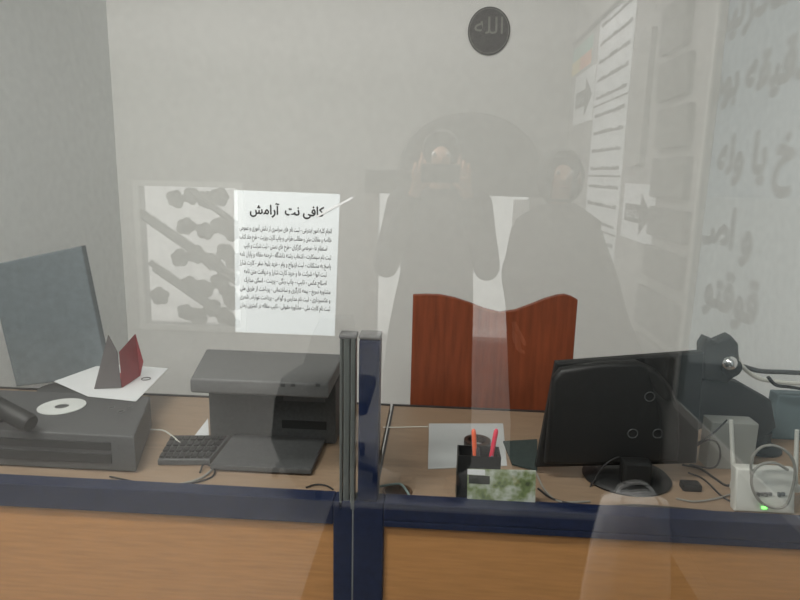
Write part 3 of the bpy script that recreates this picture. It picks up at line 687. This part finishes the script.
def person(x, y, H, elbows, wrists, palm_dirs, label, coat, wide=1.0, long_coat=False, cloak=None):
    k = H / 1.70
    P = lambda a, c, z: Vector((x + a * k, y + c * k, z * k))
    t = thing('person', (x, y, 0), label, 'person')
    sw = .17 if cloak is None else .125
    sh = {1: P(sw, -.01, 1.40 if cloak is None else 1.36), -1: P(-sw, -.01, 1.40 if cloak is None else 1.36)}
    V = {'pel': (P(0, -.01, .93), (.11 * k, .08 * k)), 'waist': (P(0, 0, 1.08), (.125 * k, .09 * k)), 'chest': (P(0, -.005, 1.27), (.14 * k, .10 * k)), 'neckb': (P(0, -.015, 1.43), .06 * k),
         'neck': (P(0, -.005, 1.49), .052 * k), 'jaw': (P(0, .025, 1.545), (.055 * k, .066 * k)), 'head': (P(0, .01, 1.61), (.074 * k, .094 * k)), 'crown': (P(0, 0, 1.665), (.055 * k, .07 * k))}
    E = chain('pel', 'waist', 'chest', 'neckb', 'neck', 'jaw', 'head', 'crown')
    C = {'pel': (P(0, -.01, .90), (.155 * wide * k, .115 * k)), 'waist': (P(0, 0, 1.06), (.165 * wide * k, .12 * k)), 'chest': (P(0, -.005, 1.27), (.18 * wide * k, .13 * k)), 'neckb': (P(0, -.015, 1.43), .075 * k)}
    CE = chain('pel', 'waist', 'chest', 'neckb'); T = {'pel': (P(0, -.01, .92), (.11 * k, .08 * k))}; TE = []
    for s in (1, -1):
        n = 'R' if s > 0 else 'L'
        e, w = Vector(elbows[s]), Vector(wrists[s])
        V['sh' + n] = (sh[s], .062 * k); V['el' + n] = (e, .042 * k); V['wr' + n] = (w, .028 * k)
        hd = Vector(palm_dirs[s][0]).normalized(); side = Vector(palm_dirs[s][1]).normalized()     # along the hand; towards the thumb
        pm = w + hd * .055; V['pm' + n] = (pm, (.034, .018))
        E += chain('chest', 'sh' + n, 'el' + n, 'wr' + n, 'pm' + n)
        curl = hd.cross(side) * (1 if palm_dirs[s][2] > 0 else -1)
        for f in range(4):
            L = (.070, .080, .075, .058)[f]; b0 = pm + side * (.027 - .018 * f) + hd * .012
            d1 = (hd + curl * .25).normalized(); d2 = (hd * .55 + curl * .8).normalized(); d3 = (hd * .0 + curl).normalized()
            ns = [f'{n}f{f}{i}' for i in range(4)]
            q0 = b0; q1 = q0 + d1 * L * .5; q2 = q1 + d2 * L * .3; q3 = q2 + d3 * L * .25
            for nm, qq, rr in zip(ns, (q0, q1, q2, q3), (.0105, .0095, .0085, .007)): V[nm] = (qq, rr)
            E += chain('pm' + n, *ns)
        th = [w + hd * .02 + side * .022, w + hd * .045 + side * .048 + curl * .01, w + hd * .075 + side * .055 + curl * .025]
        for i, qq in enumerate(th): V[f'{n}t{i}'] = (qq, (.013, .011, .009)[i])
        E += chain('wr' + n, f'{n}t0', f'{n}t1', f'{n}t2')
        hip, kn, an = P(.09 * s, -.01, .86), P(.10 * s, .015, .48), P(.105 * s, -.02, .09)
        toe = P(.12 * s, .11, .035)
        V['hip' + n] = (hip, .085 * k); V['kn' + n] = (kn, .055 * k); V['an' + n] = (an, .038 * k); V['toe' + n] = (toe, .03 * k)
        E += chain('pel', 'hip' + n, 'kn' + n, 'an' + n, 'toe' + n)
        C['sh' + n] = (sh[s] + Vector((0, 0, .005)), .078 * k); C['el' + n] = (e, .058 * k); C['wr' + n] = (w + (e - w).normalized() * .015, .042 * k)
        CE += chain('chest', 'sh' + n, 'el' + n, 'wr' + n)
        T['hip' + n] = (hip, .10 * k); T['kn' + n] = (kn, .075 * k); T['an' + n] = (an, .058 * k)
        TE += chain('pel', 'hip' + n, 'kn' + n, 'an' + n)
    
    V['nose'] = (P(0, .108, 1.582), .009 * k); E += [('head', 'nose')]
    link('body', skin(V, E, 'pel'), M_SKIN, t, True)
    b = MB(); rings = []
    prof = [(1.465, .060, .055), (1.452, .085, .068), (1.425, .150, .085), (1.39, .200, .105), (1.33, .205, .118), (1.22, .185, .125), (1.08, .168, .122), (.95, .185, .14), (.8, .20, .16)]
    if long_coat: prof += [(.6, .212, .168), (.35, .222, .18), (.14, .23, .186)]
    for (z, rx, ry) in prof:
        dx = -.03 * max(0, min(1, (1.1 - z) / .4)) if long_coat else 0
        rings.append([b.b.verts.new((x + dx + rx * k * math.cos(a * PI / 24), y - .008 + ry * k * math.sin(a * PI / 24), z * k)) for a in range(48)])
    for A, B in zip(rings, rings[1:]):
        for a in range(48): b.b.faces.new((A[a], A[(a + 1) % 48], B[(a + 1) % 48], B[a]))
    for s in (1, -1):
        e, w = Vector(elbows[s]), Vector(wrists[s]); a = sh[s] + Vector((0, 0, -.01)); wc = w + (e - w).normalized() * .02
        pts = smooth_path([a, (a + e) / 2, e, (e + wc) / 2, wc], 5); n = len(pts)
        b.tube(pts, [.072 - .030 * i / (n - 1) for i in range(n)], 16); b.ball(a, .074 if cloak is None else .06, seg=16)
    b.build('coat', coat, t, True)
    link('trousers', skin(T, TE, 'pel'), M_TROU, t, True)
    hr = MB(); q = P(0, -.018, 1.635); hr.ball(q, .1 * k, (.88, 1.08, .92), 20)
    for v in hr.b.verts:
        if v.co.y > q.y + .055 * k and v.co.z < q.z + .055 * k: v.co.y = q.y + .05 * k
        if v.co.z < q.z - .06 * k: v.co.y = min(v.co.y, q.y + .0 * k)
    hr.build('hair', M_HAIR, t, True)
    for s in (1, -1):
        ec = P(.031 * s, .0765, 1.612); MB().ball(ec, .0115 * k, seg=12).build('eye', M_EYE, t, True)
        MB().ball(ec + Vector((0, .0072 * k, 0)), .0062 * k, seg=10).build('iris', M_IRIS, t, True)
        MB().ball(P(.083 * s, .0, 1.595), .03 * k, (.35, .7, 1), 12).build('ear', M_SKIN, t, True)
        b = MB(); a = P(.11 * s, .03, .04); b.ball(a, .09 * k, (.5, 1.45, .45), 16)
        for v in b.b.verts: v.co.z = max(v.co.z, .001)
        b.build('shoe', M_SHOE, t, True)
    if cloak is not None:
        b = MB(); rings = []
        for (py, l, r) in ((203, 550, 574), (208, 536, 584), (216, 522, 593), (230, 511, 602), (260, 505, 607), (300, 505, 622), (350, 507, 642), (400, 509, 657), (440, 511, 662), (480, 512, 650), (530, 513, 628), (580, 514, 612)):
            A, B = vy(l, py, 2.95), vy(r, py, 2.95); zz = max((A.z + B.z) / 2, .03); rx = (B.x - A.x) / 2; cx = (A.x + B.x) / 2
            ry = min(rx * .75, .2)
            rings.append([b.b.verts.new((cx + rx * math.cos(a * PI / 24), y + ry * math.sin(a * PI / 24) * (1 + .05 * math.cos(a * PI / 3)), zz)) for a in range(48)])
        for A, B in zip(rings, rings[1:]):
            for a in range(48): b.b.faces.new((A[a], A[(a + 1) % 48], B[(a + 1) % 48], B[a]))
        b.build('cloak', coat, t, True)
        hd = MB(); hd.ball(P(0, -.022, 1.585), .122 * k, (.9, .95, 1.08), 24)
        bmesh.ops.delete(hd.b, geom=[v for v in hd.b.verts if v.co.y > y + .055 * k and 1.50 * k < v.co.z < 1.66 * k and abs(v.co.x - x) < .06 * k], context='VERTS')
        hd.build('hood', coat, t, True)
    MB().ball(P(0, .09, 1.548), .022 * k, (1, .35, .28), 12).build('mouth', mat('lips', (.35, .13, .11), .5, noise=.05), t, True)
    return t
# the photographer: both hands raised to a phone at the camera
px_, py_ = 0.0, -0.36
person(px_, py_, 1.72, {1: (.215, -.17, 1.15), -1: (-.225, -.17, 1.15)}, {1: (.115, -.075, 1.475), -1: (-.105, -.075, 1.475)},
       {1: ((-.3, .35, .9), (-.85, -.2, -.2), 1), -1: ((.3, .35, .9), (.85, -.2, -.2), -1)}, 'person in a dark coat raising a phone in both hands', M_COAT, 1.0, True)
ph = thing('phone', (0, -.018, CAMZ - .035), 'black phone held level in both raised hands', 'phone')
MB().box(-.078, .078, -.022, -.012, CAMZ - .038, CAMZ + .036, .004).build('phone_body', M_BLK, ph)
MB().box(-.073, .073, -.0235, -.0215, CAMZ - .034, CAMZ + .032).build('phone_screen', M_SCREEN, ph)
MB().tube([(0, -.012, CAMZ), (0, -.0095, CAMZ)], .006, 16).build('phone_lens', M_GREY, ph)
# the second person
c = vy(561, 182, 2.95)
person(c.x + .0, c.y, 1.65, {1: (c.x + .235, c.y - .03, 1.10), -1: (c.x - .19, c.y + .0, 1.10)}, {1: (c.x + .32, c.y + .08, .84), -1: (c.x - .17, c.y + .08, .86)},
       {1: ((.05, .2, -1), (-.2, .9, 0), -1), -1: ((.0, .2, -1), (.2, .9, 0), 1)}, 'person in a long brownish black cloak standing near the lettered window with arms hanging', M_COAT2, 1.0, cloak=c)
# dark mat added in front of the glass to darken the reflection
mt = MB().box(-.46, XR - .08, -.12, 1.16, .0008, .006, .002)
tag(rebase(mt.build('added_mat', mat('added_mat_charcoal', (.03, .03, .032), .95, noise=.3, scale=150, bump=.2))), 'charcoal mat added in front of the glass partition to darken its reflection', 'mat')
# white plastic bag standing on the floor beside that person
bt = vy(638, 500, 2.05); hx, hy = bt.x, bt.y
M_BAG = mat('white_plastic_film', (.9, .9, .9), .35, noise=.04, scale=20, bump=.25)
bg = thing('carrier_bag', (hx, hy, 0), 'white plastic carrier bag standing on the added mat before the cloaked person', 'bag')
b = MB(); bh = bt.z
b.lathe([(.10, .0075), (.15, .014), (.16, bh * .25), (.135, bh * .7), (.105, bh), (.095, bh + .008)], (hx - .01, hy, 0), 32, 1.0, .5)
for v in b.b.verts:
    a = math.atan2(v.co.y - hy, v.co.x - hx); v.co.x += .008 * math.sin(9 * a + v.co.z * 30); v.co.y += .006 * math.cos(7 * a + v.co.z * 24)
b.build('bag_body', M_BAG, bg, True)
for s_ in (-1, 1): MB().tube(smooth_path([(hx - .07, hy + .03 * s_, bh), (hx - .05, hy + .032 * s_, bh + .035), (hx + .01, hy + .034 * s_, bh + .05), (hx + .05, hy + .032 * s_, bh + .03), (hx + .07, hy + .03 * s_, bh)], 6), .006, 6).build('handle', M_BAG, bg, True)
# black office chair
cc = vy(310, 400, 2.72); ox, oy = cc.x + .03, cc.y
ch = thing('office_chair', (ox, oy, 0), 'black padded swivel chair standing beside the person with the phone', 'chair')
b = MB(); pts = [vy(a, q2, 2.72) for a, q2 in ((320, 318), (312, 334), (302, 366), (280, 380), (273, 405), (270, 440), (280, 466), (296, 488), (330, 492), (352, 470), (356, 380), (352, 318))]
b.prism(pts, (0, -.09, 0), .02).build('backrest', M_BLK, ch, True)
MB().box(ox - .23, ox + .23, oy - .52, oy - .09, .40, .48, .03).build('seat', M_BLK, ch, True)
MB().tube([(ox, oy - .3, .08), (ox, oy - .3, .40)], .03, 14).build('column', M_DGREY, ch, True)
for i in range(5):
    a = i * 2 * PI / 5 + .3; e = Vector((ox + .27 * math.cos(a), oy - .3 + .27 * math.sin(a), .065))
    lg = MB().tube([(ox, oy - .3, .10), e], [.026, .016], 10).build('leg', M_DGREY, ch, True)
    MB().tube([(e.x - .012, e.y, .028), (e.x + .012, e.y, .028)], .027, 14).build('caster', M_BLK, lg)

# ------------------------------------------------------------------ light: lamps added out of view, and daylight
M_LAMP = mat('added_lamp_diffuser', (.9, .9, .9), .5, noise=.01, emit=((1, .97, .93), 2.0))
def lamp(x, y, w, l, power, label, drop=0):
    HL = HC - drop
    t = thing('added_lamp', (x, y, HL - .06), label, 'lamp')
    if drop:
        for s_ in (-1, 1): MB().tube([(x + s_ * w * .4, y, HL - .004), (x + s_ * w * .4, y, HC)], .006, 8).build('hanging_rod', M_WPL, t)
    MB().box(x - w / 2 - .03, x + w / 2 + .03, y - l / 2 - .03, y + l / 2 + .03, HL - .06, HL - .002, .004).build('housing', M_WPL, t)
    MB().box(x - w / 2, x + w / 2, y - l / 2, y + l / 2, HL - .068, HL - .0605).build('diffuser', M_LAMP, t)
    ld = bpy.data.lights.new('added_lamp_light', 'AREA'); ld.shape = 'RECTANGLE'; ld.size = w; ld.size_y = l; ld.energy = power; ld.color = (1, .97, .93)
    lo = bpy.data.objects.new('added_lamp_light', ld); COL.objects.link(lo); lo.parent = t; lo.location = (0, 0, -.012)
lamp(-.9, .25, 1.2, .3, 80, 'added hanging lamp out of view, nearest the glass partition', .35)  # unseen lamp added and hung lower to even the light on the back wall
lamp(.35, -1.9, .6, .6, 30, 'added small square lamp out of view, near the arched doorway')  # unseen lamp added to brighten the list on the side wall
lamp(-1.6, -1.2, 1.2, .6, 45, 'added ceiling lamp out of view, in the middle of the lobby')  # unseen lamp added to lift the reflected floor at the left
lamp(-2.8, -1.2, 1.2, .6, 26, 'added ceiling lamp out of view, near the left side of the lobby')  # unseen lamp added to light the left of the lobby
sd = bpy.data.lights.new('sun', 'SUN'); sd.energy = 4.5; sd.angle = .02; sd.color = (1, .96, .9)
so = bpy.data.objects.new('sun', sd); COL.objects.link(so); so.rotation_euler = Vector((.55, .06, -.83)).to_track_quat('-Z', 'Y').to_euler()
w = bpy.data.worlds.new('sky'); S.world = w; w.use_nodes = True
bg = w.node_tree.nodes['Background']; bg.inputs['Color'].default_value = (.93, .97, 1.0, 1); bg.inputs['Strength'].default_value = 1.5

S.view_settings.view_transform = 'Standard'; S.view_settings.look = 'None'; S.view_settings.exposure = 0; S.view_settings.gamma = 1; S.view_settings.use_curve_mapping = False
S.cycles.max_bounces = 10; S.cycles.transparent_max_bounces = 16; S.cycles.glossy_bounces = 4; S.cycles.use_denoising = True
